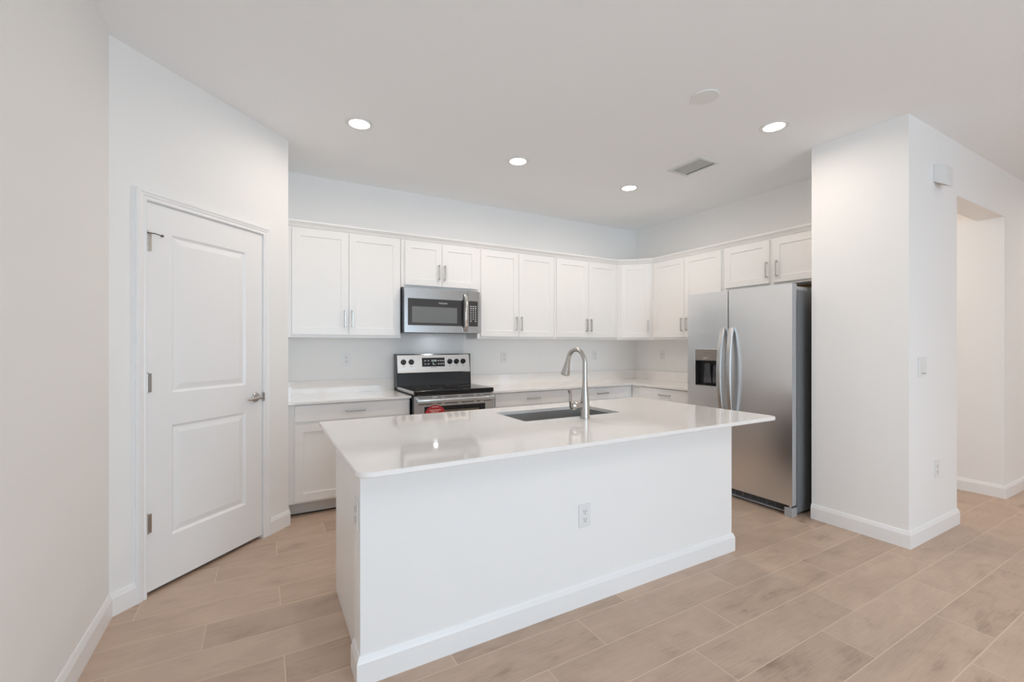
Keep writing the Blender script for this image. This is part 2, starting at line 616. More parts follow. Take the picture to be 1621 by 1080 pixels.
def casing(cx0, cx1, ctop):
    b = bmesh.new()
    corner = [(-1, 0.0, cx0), (-1, ctop, cx0), (1, ctop, cx1), (1, 0.0, cx1)]
    ringsv = []
    for i, (sgn, z, x) in enumerate(corner):
        up = 1 if i in (1, 2) else 0
        ringsv.append([b.verts.new((x + sgn * u, y, z + (u if up else 0))) for u, y in cp])
    k = len(cp)
    for i in range(3):
        for j in range(k):
            j2 = (j + 1) % k
            b.faces.new((ringsv[i][j], ringsv[i][j2], ringsv[i + 1][j2], ringsv[i + 1][j]))
    b.faces.new(ringsv[0])
    b.faces.new(ringsv[3])
    bmesh.ops.recalc_face_normals(b, faces=b.faces)
    return b


MB().absorb(casing(DX0 + 0.010, DX1 - 0.010, DTOP - 0.009)).build('casing', 'trim', cas, angle=8)
jb = MB()
jb.box(DX0 + 0.0003, DX0 + 0.012, 0.0003, 0.11, 0, DTOP - 0.0003)
jb.box(DX1 - 0.012, DX1 - 0.0003, 0.0003, 0.11, 0, DTOP - 0.0003)
jb.box(DX0 + 0.012, DX1 - 0.012, 0.0003, 0.11, DTOP - 0.0115, DTOP - 0.0003)
jb.build('door_jamb', 'trim', cas)

# ------------------------------------------------------------------ cabinets
YU = 4.068          # face frame of the back wall cabinets
XU = 4.076          # face frame of the right wall cabinets
ZUB, ZUT = 1.402, 2.330
DTH = 0.019
SHAKER = ((0, 0), (0.002, 0.007))


def pull(parent, x, y, z, ln, vertical=True):
    m_ = MB()
    w, d, st = 0.0095, 0.0085, 0.030
    if vertical:
        m_.box(x - w / 2, x + w / 2, y - st, y - st + d, z - ln / 2, z + ln / 2, 0.0015)
        for s in (-1, 1):
            m_.box(x - w / 2, x + w / 2, y - st + d - 0.001, y, z + s * (ln / 2 - 0.006) - 0.005, z + s * (ln / 2 - 0.006) + 0.005, 0.001)
    else:
        m_.box(x - ln / 2, x + ln / 2, y - st, y - st + d, z - w / 2, z + w / 2, 0.0015)
        for s in (-1, 1):
            m_.box(x + s * (ln / 2 - 0.006) - 0.005, x + s * (ln / 2 - 0.006) + 0.005, y - st + d - 0.001, y, z - w / 2, z + w / 2, 0.001)
    return m_.build('handle', 'pull', parent)


def cab_door(parent, x0, x1, z0, z1, hx=None, hz=None, stile=0.060, ln=0.142):
    d = MB().board(x0, x1, z0, z1, -DTH, DTH - 0.0005, [(x0 + stile, x1 - stile, z0 + stile, z1 - stile)], SHAKER).build('door', 'cab', parent, angle=4)
    if hx is not None:
        pull(d, hx, -DTH, hz, ln)
    return d


def wall_cabinet(label, loc, rz, w, depth, z0, z1, doors, dz0, dz1, hz):
    """doors: list of (x0, x1, handle_x) in the cabinet's own frame, front at y=0"""
    t = thing('wall_cabinet', label, 'cabinet', loc, rz, 'white wall cabinets')
    MB().box(0.0008, w - 0.0008, 0, depth - 0.001, z0, z1, 0.001, 1).build('body', 'cab', t)
    for x0, x1, hx in doors:
        cab_door(t, x0, x1, dz0, dz1, hx, hz)
    return t


GZ0, GZ1 = 1.428, 2.306
UD = YB - YU
# back wall, left to right
wall_cabinet('tall white two-door wall cabinet between the angled wall and the microwave', (0.171, YU, 0), 0, 0.943, UD, ZUB, ZUT,
             [(0.042, 0.483, 0.453), (0.487, 0.929, 0.514)], GZ0, GZ1, 1.567)
wall_cabinet('short white two-door wall cabinet directly above the microwave', (1.116, YU, 0), 0, 0.775, UD, 1.876, ZUT,
             [(0.036, 0.393, 0.362), (0.397, 0.770, 0.421)], 1.899, GZ1, 2.033)
wall_cabinet('tall white two-door wall cabinet just right of the microwave', (1.892, YU, 0), 0, 0.944, UD, ZUB, ZUT,
             [(0.034, 0.473, 0.443), (0.477, 0.925, 0.505)], GZ0, GZ1, 1.566)
wall_cabinet('tall white two-door wall cabinet left of the angled corner cabinet', (2.837, YU, 0), 0, 0.929, UD, ZUB, ZUT,
             [(0.020, 0.467, 0.437), (0.471, 0.912, 0.499)], GZ0, GZ1, 1.568)
# angled corner unit
cx, cy = 3.767, YU
dl = sqrt((XU - cx) ** 2 + (cy - 3.776) ** 2)
ca = math.atan2(3.776 - cy, XU - cx)
t = thing('wall_cabinet', 'narrow white single-door cabinet set diagonally in the kitchen corner', 'cabinet', (cx, cy, 0), ca, 'white wall cabinets')
MB().prism([(cx + 0.0005, YB - 0.001), (cx + 0.0005, cy), (XU, 3.7765), (XR - 0.001, 3.7765), (XR - 0.001, YB - 0.001)], ZUB, ZUT).build('body', 'cab', t, local=False)
cab_door(t, 0.040, dl - 0.040, GZ0, GZ1, dl - 0.068, 1.566)
# right wall (front faces -x; local x runs towards the camera)
RR = radians(-90)
wall_cabinet('white two-door wall cabinet on the right wall, half hidden by the refrigerator', (XU, 3.776, 0), RR, 0.917, XR - XU, ZUB, ZUT,
             [(0.010, 0.450, 0.421), (0.454, 0.902, 0.487)], GZ0, GZ1, 1.567)
gh = wall_cabinet('short white two-door wall cabinet directly above the refrigerator', (XU, 2.858, 0), RR, 0.998, XR - XU, 1.886, ZUT,
                  [(0.028, 0.474, 0.455), (0.510, 0.962, 0.545)], 1.908, GZ1, 2.033)
MB().box(0.03, 0.97, 0.20, 0.26, 1.866, 1.8858).build('nailing_strip', 'wood', gh)

CRP = [(0, 0), (0.006, 0), (0.010, 0.006), (0.014, 0.008), (0.018, 0.018), (0.028, 0.027), (0.032, 0.034), (0.040, 0.037),
       (0.042, 0.046), (0.042, 0.052), (0, 0.052)]
crp = [(o, ZUT - 0.012 + z) for o, z in CRP]
cm = MB().sweep([(0.1705, YU - 0.001), (cx - 0.0008, YU - 0.001), (XU - 0.001, 3.7752), (XU - 0.001, 1.861)], crp)
tag(cm.build('crown_moulding', 'cab', angle=8), 'white stepped crown moulding running along the wall cabinet tops', 'moulding')

# base cabinets
ZC, CT = 0.900, 0.020
YK, XK = 3.800, 3.742        # face frames
ZTOE = 0.108


def base_cabinet(label, loc, rz, w, depth, drawers, doors, left_filler=0.0):
    t = thing('base_cabinet', label, 'cabinet', loc, rz, 'white base cabinets')
    MB().box(0.0008, w - 0.0008, 0, depth - 0.002, ZTOE, ZC - CT - 0.0005, 0.001, 1).build('body', 'cab', t)
    MB().box(0.0008, w - 0.0008, 0.062, depth - 0.002, 0.012, ZTOE - 0.0005).build('toe_kick', 'toe', t)
    MB().box(0.0008, w - 0.0008, 0.066, depth - 0.002, 0.0, 0.0118).build('toe_gap_shade', 'black_matte', t)  # black strip standing in for the shaded gap below the toe kick
    for x0, x1 in drawers:
        d = MB().box(x0, x1, -DTH, -0.0005, 0.741, 0.868, 0.002).build('drawer', 'cab', t)
        pull(d, (x0 + x1) / 2, -DTH, 0.806, 0.15, False)
    for x0, x1, hx in doors:
        cab_door(t, x0, x1, 0.126, 0.722, hx, 0.63)
    return t


base_cabinet('white base cabinet with one wide drawer between the angled wall and the range', (0.1712, YK, 0), 0, 0.951, YB - YK,
             [(0.047, 0.938)], [(0.047, 0.490, 0.46), (0.494, 0.938, 0.525)])
base_cabinet('white base cabinet with drawer just right of the range', (1.905, YK, 0), 0, 0.938, YB - YK,
             [(0.045, 0.905)], [(0.045, 0.473, 0.443), (0.477, 0.905, 0.507)])
base_cabinet('white base cabinet with drawer on the back wall beside the inner corner', (2.844, YK, 0), 0, 0.897, YB - YK,
             [(0.024, 0.852)], [(0.024, 0.436, 0.406), (0.440, 0.852, 0.470)])
base_cabinet('white base cabinet with drawer on the right wall beside the refrigerator', (XK, 3.7985, 0), RR, 0.898, XR - XK,
             [(0.135, 0.872)], [(0.135, 0.501, 0.471), (0.505, 0.872, 0.535)])


def counter(name, label, poly, splash_path, sx):
    t = thing(name, label, 'countertop', (poly[0][0], poly[0][1], ZC - CT))
    MB().prism(poly, ZC - CT, ZC, 'z', 0.002).build('slab', 'quartz', t, local=False)
    MB().sweep(splash_path, [(0, ZC + 0.0003), (0.019, ZC + 0.0003), (0.019, ZC + 0.113), (0.017, ZC + 0.115), (0, ZC + 0.115)]).build('backsplash', 'quartz', t, local=False)
    return t


counter('countertop', 'short white quartz worktop between the angled wall and the range',
        [(0.1705, YB - 0.001), (0.1705, 3.754), (1.1225, 3.754), (1.1225, YB - 0.001)],
        [(0.1715, 3.79), (0.1715, YB - 0.0015), (1.120, YB - 0.0015)], 1)
counter('countertop', 'L-shaped white quartz worktop running from the range round the corner to the refrigerator',
        [(1.901, YB - 0.001), (1.901, 3.754), (3.708, 3.754), (3.708, 2.902), (XR - 0.001, 2.902), (XR - 0.001, YB - 0.001)],
        [(1.903, YB - 0.0015), (XR - 0.0015, YB - 0.0015), (XR - 0.0015, 2.904)], 1)

# ------------------------------------------------------------------ island
isl = thing('kitchen_island', 'white island with plain front, baseboard and outlets in the middle of the floor', 'kitchen island', (1.5, 2.15, 0))
IX0, IX1, IY0, IY1 = 0.335, 2.666, 1.810, 1.935
MB().box(IX0, IX1, IY0, IY1, 0, ZC - CT - 0.0005, 0.003).build('front_panel', 'wall', isl, local=False)
MB().sweep([(IX0, IY1), (IX0, IY0), (IX1, IY0), (IX1, IY1)], BBP).build('baseboard', 'trim', isl, local=False, angle=8)
MB().box(IX0 + 0.016, IX1 - 0.016, IY1 + 0.0005, 2.575, ZTOE, ZC - CT - 0.26, 0.001, 1).build('cabinet_body', 'cab', isl, local=False)
for x in (IX0 + 0.016, IX1 - 0.034):
    sp2 = MB().box(x, x + 0.018, IY1 + 0.0005, 2.5755, 0, ZC - CT - 0.0005, 0.001, 1)
    sp2.build('side_panel', 'cab', isl, local=False)
MB().box(IX0 + 0.034, IX1 - 0.034, 2.557, 2.5755, ZC - CT - 0.26, ZC - CT - 0.0005).build('top_rail', 'cab', isl, local=False)
MB().box(IX0 + 0.035, IX1 - 0.035, 2.30, 2.50, 0, ZTOE - 0.0005).build('toe_kick', 'toe', isl, local=False)
xx = IX0 + 0.03
for k in range(4):
    w = (IX1 - IX0 - 0.06) / 4
    d = MB()
    d.board(xx + 0.003, xx + w - 0.003, 0.126, 0.72, 0, DTH, [(xx + 0.063, xx + w - 0.063, 0.186, 0.66)], SHAKER)
    bmesh.ops.transform(d.bm, matrix=at(2 * xx + w, 2.576 + DTH, 0) @ Matrix.Rotation(pi, 4, 'Z'), verts=d.bm.verts)
    do = d.build('door', 'cab', isl, local=False)
    xx += w


def rounded(x0, x1, y0, y1, r, n=8):
    """counter-clockwise rounded rectangle; r = (bl, br, tr, tl)"""
    out = []
    for (px, py, a0, rr) in ((x0, y0, 180, r[0]), (x1, y0, 270, r[1]), (x1, y1, 0, r[2]), (x0, y1, 90, r[3])):
        qx = px + rr if px == x0 else px - rr
        qy = py + rr if py == y0 else py - rr
        for k in range(n + 1):
            a = radians(a0 + 90 * k / n)
            out.append((qx + rr * cos(a), qy + rr * sin(a)))
    return out


SX0, SX1, SY0, SY1 = 1.310, 2.040, 2.168, 2.548


def slab_with_hole(outer, inner, z0, z1, bev):
    b = bmesh.new()

    def loop(pts, z):
        return [b.verts.new((p[0], p[1], z)) for p in pts]

    def ins(pts, d):
        n = len(pts)
        o = []
        for i in range(n):
            p0, p1, p2 = Vector(pts[i - 1]), Vector(pts[i]), Vector(pts[(i + 1) % n])
            tdir = (p2 - p0).normalized()
            o.append((p1.x - tdir.y * d, p1.y + tdir.x * d))
        return o

    def band(l0, l1):
        for i in range(len(l0)):
            j = (i + 1) % len(l0)
            b.faces.new((l0[i], l0[j], l1[j], l1[i]))

    o1 = loop(outer, z0 + bev)
    o2 = loop(outer, z1 - bev)
    o3 = loop(ins(outer, bev), z1)
    o0 = loop(ins(outer, bev), z0)
    band(o0, o1)
    band(o1, o2)
    band(o2, o3)
    i2 = loop(inner, z1)
    i1 = loop(inner, z0)
    band(i1, i2)
    for lo, li in ((o3, i2), (o0, i1)):
        ed = []
        for l in (lo, li):
            for i in range(len(l)):
                e = b.edges.get((l[i], l[(i + 1) % len(l)]))
                ed.append(e)
        bmesh.ops.triangle_fill(b, use_beauty=True, edges=ed)
    bmesh.ops.recalc_face_normals(b, faces=b.faces)
    return b


ct = MB().absorb(slab_with_hole(rounded(0.281, 2.755, 1.556, 2.735, (0.055, 0.055, 0.02, 0.02), 10),
                                rounded(SX0, SX1, SY0, SY1, (0.02,) * 4, 6), ZC - CT, ZC, 0.003))
io = ct.build('countertop', 'quartz', angle=40)
io.location = (0, 0, 0)
tag(io, 'large white quartz worktop with rounded corners overhanging the island', 'countertop')

sk = thing('kitchen_sink', 'rectangular stainless undermount sink set into the island worktop', 'sink', (1.675, 2.365, ZC - CT - 0.2))
sb = MB()
b = bmesh.new()
lv_ = [(0.0, ZC - CT - 0.0008, 0.02), (0.0, ZC - CT - 0.01, 0.02), (0.003, ZC - CT - 0.19, 0.024), (0.03, ZC - CT - 0.205, 0.04)]
prev = None
first = None
for off, z, r in lv_:
    lp = [b.verts.new((p[0], p[1], z)) for p in rounded(SX0 - 0.0005 + off, SX1 + 0.0005 - off, SY0 - 0.0005 + off, SY1 + 0.0005 - off, (r,) * 4, 6)]
    if prev:
        for i in range(len(lp)):
            j = (i + 1) % len(lp)
            b.faces.new((prev[i], prev[j], lp[j], lp[i]))
    prev = lp
b.faces.new(prev)
bmesh.ops.recalc_face_normals(b, faces=b.faces)
bmesh.ops.reverse_faces(b, faces=b.faces)
bmesh.ops.solidify(b, geom=b.faces[:], thickness=0.0015)
sb.absorb(b)
sb.build('basin', 'sink', sk, local=False)
MB().lathe([(0, 0), (0.055, 0), (0.055, 0.003), (0.042, 0.004), (0.036, 0.001), (0, 0.001)], 28, at(1.675, 2.365, ZC - CT - 0.2035)).build('drain', 'chrome', sk, local=False)

FXc, FYc = 1.695, 2.110
fa = thing('faucet', 'tall brushed nickel gooseneck faucet on the island worktop beside the sink', 'faucet', (FXc, FYc, ZC))
MB().lathe([(0, 0.0004), (0.0300, 0.0004), (0.0300, 0.006), (0.0285, 0.010), (0.0280, 0.07), (0.0262, 0.095), (0.0222, 0.13), (0.0175, 0.18),
            (0.0152, 0.215), (0.0145, 0.235), (0, 0.235)], 32).build('faucet_body', 'nickel', fa)
pts = []
zc0 = 0.325
for k in range(6):
    pts.append((0, 0, 0.2355 + (zc0 - 0.2355) * k / 5))
rb = 0.085
for k in range(1, 25):
    a = radians(165 * k / 24)
    pts.append((0, rb - rb * cos(a), zc0 + rb * sin(a)))
MB().tube(pts, 0.0138, 18).build('spout_neck', 'nickel', fa)
e0, e1 = Vector(pts[-2]), Vector(pts[-1])
dr = (e1 - e0).normalized()
rot = dr.to_track_quat('Z', 'Y').to_matrix().to_4x4()
MB().lathe([(0, 0), (0.0145, 0), (0.0150, 0.012), (0.0190, 0.045), (0.0258, 0.085), (0.0282, 0.098), (0.0276, 0.104), (0.022, 0.106), (0, 0.104)], 28,
           Matrix.Translation(e1 + dr * 0.0003) @ rot).build('spray_head', 'nickel', fa)
hub = MB().lathe([(0, 0.012), (0.0215, 0.012), (0.0215, 0.046), (0.0190, 0.048), (0.0190, 0.050), (0.0225, 0.052), (0.0270, 0.070), (0.0265, 0.086), (0.0205, 0.098), (0, 0.102)], 28,
                 at(0, 0.004, 0.077) @ Matrix.Rotation(radians(-90), 4, 'Y'))
ho = hub.build('valve_hub', 'nickel', fa)
MB().tube([(-0.088, 0.002, 0.055), (-0.102, 0, 0.078), (-0.108, 0, 0.11), (-0.107, 0, 0.14), (-0.112, 0, 0.160), (-0.121, 0, 0.176)], [0.8, 1, 1.0, 0.95, 0.9, 0.75], 12,
          flat=(0.011, 0.020)).build('lever', 'nickel', ho)

# ------------------------------------------------------------------ range
RX0, RX1, RYF = 1.131, 1.887, 3.700
rg = thing('range', 'freestanding stainless electric range with black glass cooktop between base cabinets', 'range', (1.509, 4.0, 0))
MB().box(RX0, RX1, RYF + 0.030, 4.335, 0.0, 0.902, 0.003).build('body', 'black', rg, local=False)
ck = MB()
ck.box(RX0 - 0.003, RX1 + 0.003, RYF - 0.004, 4.232, 0.9025, 0.943, 0.007, 3)
ck.build('cooktop', 'black_glass', rg, local=False)
for (x, y, r) in ((1.32, 3.87, 0.115), (1.70, 3.87, 0.09), (1.32, 4.09, 0.075), (1.70, 4.09, 0.115)):
    MB().lathe([(r, 0), (r, 0.0003), (r - 0.003, 0.0003), (r - 0.003, 0)], 40, at(x, y, 0.9431)).build('burner_ring', 'dim_print', rg, local=False)
MB().box(RX0 - 0.0048, RX0 - 0.0031, 3.712, 4.232, 0.918, 0.941, 0.0006, 1).build('side_trim', 'steel', rg, local=False)
# backguard: black lower riser and tilted stainless control panel
prof = [(4.335, 0.9025), (4.2355, 0.9025), (4.245, 0.975), (4.250, 1.062), (4.335, 1.062)]
MB().prism(prof, RX0 - 0.002, RX1 + 0.002, 'x', 0.002).build('backguard', 'black_matte', rg, local=False)
prof = [(4.335, 1.0625), (4.240, 1.0625), (4.236, 1.070), (4.240, 1.092), (4.262, 1.240), (4.270, 1.250), (4.335, 1.250)]
cpn = MB().prism(prof, RX0, RX1, 'x', 0.0015).build('control_panel', 'steel', rg, local=False)
MB().prism([(4.336, 0.931), (4.236, 0.931), (4.258, 1.252), (4.336, 1.252)], RX0 - 0.010, RX0 - 0.0021, 'x', 0.001).build('end_cap', 'black', rg, local=False)
MB().prism([(4.336, 0.931), (4.236, 0.931), (4.258, 1.252), (4.336, 1.252)], RX1 + 0.0021, RX1 + 0.010, 'x', 0.001).build('end_cap', 'black', rg, local=False)
tilt = math.atan2(0.022, 0.148)


def on_panel(x, z, d=0.0):
    y = 4.240 + (z - 1.092) * 0.022 / 0.148
    return at(x, y - d * cos(tilt), z + d * sin(tilt)) @ Matrix.Rotation(-tilt, 4, 'X')


for x in (1.192, 1.269, 1.668, 1.741, 1.814):
    kn = MB()
    kn.lathe([(0, 0), (0.027, 0), (0.0265, 0.006), (0.0225, 0.010), (0.0205, 0.026), (0.0185, 0.028), (0, 0.028)], 24,
             on_panel(x, 1.172, 0.0003) @ Matrix.Rotation(radians(90), 4, 'X'))
    kn.box(-0.0045, 0.0045, -0.034, -0.026, -0.019, 0.019, 0.002, mtx=on_panel(x, 1.172, 0.0003) @ Matrix.Rotation(radians(25), 4, 'Y'))
    kn.build('knob', 'black', rg, local=False)
dp = MB().box(-0.118, 0.118, -0.003, 0.0, -0.044, 0.044, 0.001, mtx=on_panel(1.495, 1.168, 0.0003)).build('display', 'black_glass', rg, local=False)
for dx in (-0.086, -0.054, 0.052, 0.078, 0.102):
    for dz in (0.014, -0.018):
        MB().box(dx - 0.009, dx + 0.009, -0.0036, -0.0032, dz - 0.004, dz + 0.004, mtx=on_panel(1.495, 1.168, 0.0003)).build('key_legend', 'print', dp, local=False)
MB().box(-0.010, 0.022, -0.0036, -0.0032, -0.026, -0.021, mtx=on_panel(1.495, 1.168, 0.0003)).box(
    -0.010, -0.001, -0.0036, -0.0032, -0.0215, -0.004, mtx=on_panel(1.495, 1.168, 0.0003)).build('status_legend', 'print', dp, local=False)
cl = MB()
text_mesh(cl, '10:08', 0.026, on_panel(1.498, 1.168, 0.0036) @ at(0, 0, 0.006) @ FRONT)
cl.build('clock', 'led', dp, local=False)
nm = MB()
text_mesh(nm, 'FRIGIDAIRE', 0.012, on_panel(1.495, 1.168, 0.0005) @ at(0, 0, -0.058) @ FRONT)
nm.build('nameplate', 'dim_print', cpn, local=False)
for x in (1.192, 1.269, 1.668, 1.741, 1.814):
    MB().box(-0.007, 0.007, -0.0004, -0.0002, -0.046, -0.042, mtx=on_panel(x, 1.172, 0.0003)).build('knob_mark', 'dim_print', cpn, local=False)
# oven door
OD = RYF - 0.012
od = MB().board(RX0 + 0.002, RX1 - 0.004, 0.235, 0.898, OD, 0.041, [(1.215, 1.797, 0.340, 0.806)], ((0, 0), (0.0015, 0.003))).build('oven_door', 'steel', rg, local=False)
MB().box(1.2175, 1.7945, OD + 0.0012, OD + 0.0028, 0.3425, 0.8035, 0.0005, 1).build('door_glass', 'black_glass', od, local=False)
MB().box(1.285, 1.735, OD + 0.0006, OD + 0.0011, 0.410, 0.765).build('oven_window', 'oven_glass', od, local=False)
oh = MB()
hp = []
for k in range(25):
    s = -1 + 2 * k / 24
    hp.append((1.509 + s * 0.362, OD - 0.034 - 0.016 * (1 - abs(s) ** 6), 0.855))
oh.tube(hp, 1.0, 16, flat=(0.036, 0.022))
for s in (-1, 1):
    oh.box(1.509 + s * 0.352 - 0.012, 1.509 + s * 0.352 + 0.012, OD - 0.036, OD - 0.0003, 0.838, 0.872, 0.003)
oh.build('oven_handle', 'steel', od, local=False)
for z in (0.884, 0.826):
    for (a, c) in ((0.04, 0.21), (0.27, 0.32), (0.36, 0.53), (0.57, 0.73), (0.77, 0.82), (0.86, 0.97)):
        MB().box(RX0 + a * 0.75, RX0 + c * 0.75, OD - 0.0006, OD - 0.0002, z - 0.003, z + 0.003).build('vent_slot', 'slot', od, local=False)
st = MB()
SXc, SZc, SR = 1.313, 0.722, 0.096
st.lathe([(0, 0), (SR, 0), (SR, 0.0006), (0, 0.0006)], 48, at(SXc, OD - 0.0003, SZc) @ Matrix.Rotation(radians(90), 4, 'X'))
sto = tag(st.build('sticker', 'red', od, local=False), 'round red sticker with cream print')
for (z, rowsegs) in ((0.078, ((-0.030, 0.030),)), (0.050, ((-0.052, -0.012), (-0.006, 0.050))), (0.036, ((-0.038, 0.002), (0.008, 0.03))),
                     (0.018, ((-0.06, 0.064),)), (0.004, ((-0.07, -0.02), (-0.01, 0.03), (0.04, 0.07))), (-0.02, ((-0.07, 0.07),)), (-0.045, ((-0.06, 0.06),))):
    pr_ = MB()
    for a, c in rowsegs:
        x = a
        while x < c - 0.004:
            w = random.uniform(0.005, 0.011)
            pr_.box(SXc + x, SXc + min(x + w, c), OD - 0.00115, OD - 0.00095, SZc + z - 0.0035, SZc + z + 0.0035)
            x += w + 0.002
    pr_.build('print_line', 'cream', sto, local=False)
MB().box(RX0 + 0.002, RX1 - 0.004, OD + 0.002, RYF + 0.029, 0.060, 0.229, 0.004).build('storage_drawer', 'steel', rg, local=False)

# ------------------------------------------------------------------ microwave
MX0, MX1, MYF, MZ0, MZ1 = 1.119, 1.874, 3.965, 1.450, 1.868
mw = thing('microwave', 'stainless over-the-range microwave with black glass door under the short cabinet', 'microwave', (1.4965, 4.15, MZ0))
MB().box(MX0, MX1, MYF + 0.040, YB - 0.001, MZ0 + 0.004, MZ1 - 0.004, 0.002).build('body', 'black', mw, local=False)
XD = 1.742
md = MB().board(MX0 + 0.002, XD - 0.0015, MZ0 + 0.006, MZ1 - 0.006, MYF, 0.039, [(1.151, 1.700, 1.520, 1.768)], ((0, 0), (0.001, 0.0025))).build('door', 'steel_dark', mw, local=False)
MB().box(1.1525, 1.6985, MYF + 0.0006, MYF + 0.0022, 1.5215, 1.7665).build('door_glass', 'dark_glass', md, local=False)
MB().box(1.190, 1.632, MYF + 0.0001, MYF + 0.0005, 1.546, 1.694).build('window', 'mesh_glass', md, local=False)
nm = MB()
text_mesh(nm, 'FRIGIDAIRE', 0.017, at(1.49, MYF, 1.726) @ FRONT)
nm.build('nameplate', 'print', md, local=False)
hp = []
for k in range(21):
    s = -1 + 2 * k / 20
    hp.append((1.712, MYF - 0.010 - 0.036 * (1 - s * s) ** 0.8, 1.650 + s * 0.178))
MB().tube(hp, 1.0, 14, flat=(0.014, 0.028)).build('door_handle', 'chrome', md, local=False)
hb = MB().prism([(1.672, 1.53), (1.688, 1.512), (1.699, 1.512), (1.699, 1.776), (1.688, 1.776), (1.672, 1.755)], MYF - 0.0005, MYF + 0.0002, 'y')
hb.build('handle_recess', 'black', md, local=False)
mc = MB().board(XD + 0.0015, MX1 - 0.002, MZ0 + 0.006, MZ1 - 0.006, MYF, 0.039, [(1.752, 1.850, 1.520, 1.768)], ((0, 0), (0.001, 0.0015))).build('control_panel', 'steel_dark', mw, local=False)
MB().box(1.7535, 1.8485, MYF + 0.0002, MYF + 0.0012, 1.5215, 1.7665).build('keypad', 'dark_glass', mc, local=False)
for r_ in range(8):
    for c_ in range(3):
        w = 0.014 if r_ in (0, 1, 7) else 0.009
        if r_ == 7 and c_ == 1:
            continue
        xk, zk = 1.776 + c_ * 0.025, 1.716 - r_ * 0.0205
        MB().box(xk - w / 2, xk + w / 2, MYF - 0.0006, MYF + 0.0001, zk - 0.0042, zk + 0.0042).build('key_legend', 'print', mc, local=False)
ug = MB()
ug.box(MX0 + 0.01, MX1 - 0.01, MYF + 0.06, MYF + 0.075, MZ0 - 0.004, MZ0 + 0.0035)
for k in range(2):
    x = 1.16 + k * 0.38
    ug.box(x, x + 0.29, MYF + 0.09, MYF + 0.20, MZ0 - 0.001, MZ0 + 0.0035)
ug.build('grease_filter', 'grey_plastic', mw, local=False)
MB().box(1.489, 1.517, 4.192, 4.218, MZ0 + 0.0012, MZ0 + 0.0036, 0.0008).build('task_lamp', 'task', mw, local=False)

# ------------------------------------------------------------------ refrigerator
fx = 3.567
fr = thing('refrigerator', 'stainless side-by-side refrigerator with ice dispenser beside the white wall end', 'refrigerator', (3.95, 2.398, 0))
FY0, FY1, FYS = 1.917, 2.880, 2.455
FZ0, FZ1 = 0.090, 1.818
MB().box(fx + 0.078, 4.33, FY0 + 0.004, FY1 - 0.004, 0.02, 1.770, 0.004).build('body', 'fridge_side', fr, local=False)
MB().box(fx + 0.066, fx + 0.0775, FY0 + 0.012, FY1 - 0.012, FZ0, 1.765).build('gasket', 'gasket', fr, local=False)
fm = at(0, 0, 0) @ Matrix.Rotation(radians(-90), 4, 'Z')    # local (u, v) -> world (v, -u): u = -y, v = x


def fdoor(y0, y1, panels, ring):
    m_ = MB()
    m_.board(-y1, -y0, FZ0, FZ1, fx, 0.0655, panels, ring)
    bmesh.ops.transform(m_.bm, matrix=fm, verts=m_.bm.verts)
    return m_


DY0, DY1, DZ0, DZ1 = 2.530, 2.800, 0.958, 1.304
fz = fdoor(FYS + 0.004, FY1, [(-DY1, -DY0, DZ0, DZ1)], ((0, 0), (0.003, -0.002), (0.007, -0.002), (0.010, 0.056)))
fz = fz.build('freezer_door', 'steel_v', fr, local=False)
fd = fdoor(FY0, FYS - 0.004, [], ((0, 0),)).build('refrigerator_door', 'steel_v', fr, local=False)
de = MB().box(fx + 0.0005, fx + 0.0550, FY0 - 0.0006, FY0 - 0.0001, FZ0, FZ1)
de.build('door_edge', 'grey_plastic', fd, local=False)
# handles: flat bows
for yc, par, sgn in ((2.494, fz, 1), (2.416, fd, -1)):
    hp = []
    for k in range(31):
        s = -1 + 2 * k / 30
        z = 1.075 + s * 0.410
        d = 0.014 + 0.050 * (1 - abs(s) ** 2.4)
        hp.append((fx - d, yc + sgn * 0.008 * (1 - s * s), z))
    m_ = MB().tube(hp, 1.0, 14, flat=(0.024, 0.042))
    for s in (-1, 1):
        z = 1.075 + s * 0.402
        m_.box(fx - 0.018, fx - 0.0003, yc - 0.014, yc + 0.014, z - 0.02, z + 0.02, 0.003)
    m_.build('door_handle', 'steel', par, local=False)
dpz = MB().box(fx - 0.0015, fx + 0.050, DY0 + 0.0085, DY1 - 0.0085, 1.196, DZ1 - 0.0085, 0.001, 1)
dpo = dpz.build('dispenser_panel', 'taupe', fz, local=False)
nm = MB()
ROT_F = Matrix.Rotation(radians(-90), 4, 'Z') @ FRONT
text_mesh(nm, 'FRIGIDAIRE', 0.013, at(fx - 0.0017, 2.665, 1.262) @ ROT_F)
nm.build('nameplate', 'dim_print', dpo, local=False)
ic = MB()
for (y, z) in ((2.70, 1.226), (2.685, 1.218), (2.70, 1.212), (2.668, 1.223)):
    ic.box(fx - 0.0018, fx - 0.0014, y - 0.005, y + 0.005, z - 0.003, z + 0.003)
ic.build('indicator_print', 'print', dpo, local=False)
dc = MB()
dc.box(fx + 0.050, fx + 0.0545, DY0 + 0.011, DY1 - 0.011, DZ0 + 0.011, 1.195)
dc.box(fx + 0.002, fx + 0.050, DY1 - 0.013, DY1 - 0.0100, DZ0 + 0.010, 1.195)
dc.box(fx + 0.002, fx + 0.050, DY0 + 0.0100, DY0 + 0.013, DZ0 + 0.010, 1.195)
dc.box(fx + 0.002, fx + 0.050, DY0 + 0.013, DY1 - 0.013, DZ0 + 0.0100, DZ0 + 0.014)
dco = dc.build('dispenser_recess', 'black_matte', fz, local=False)
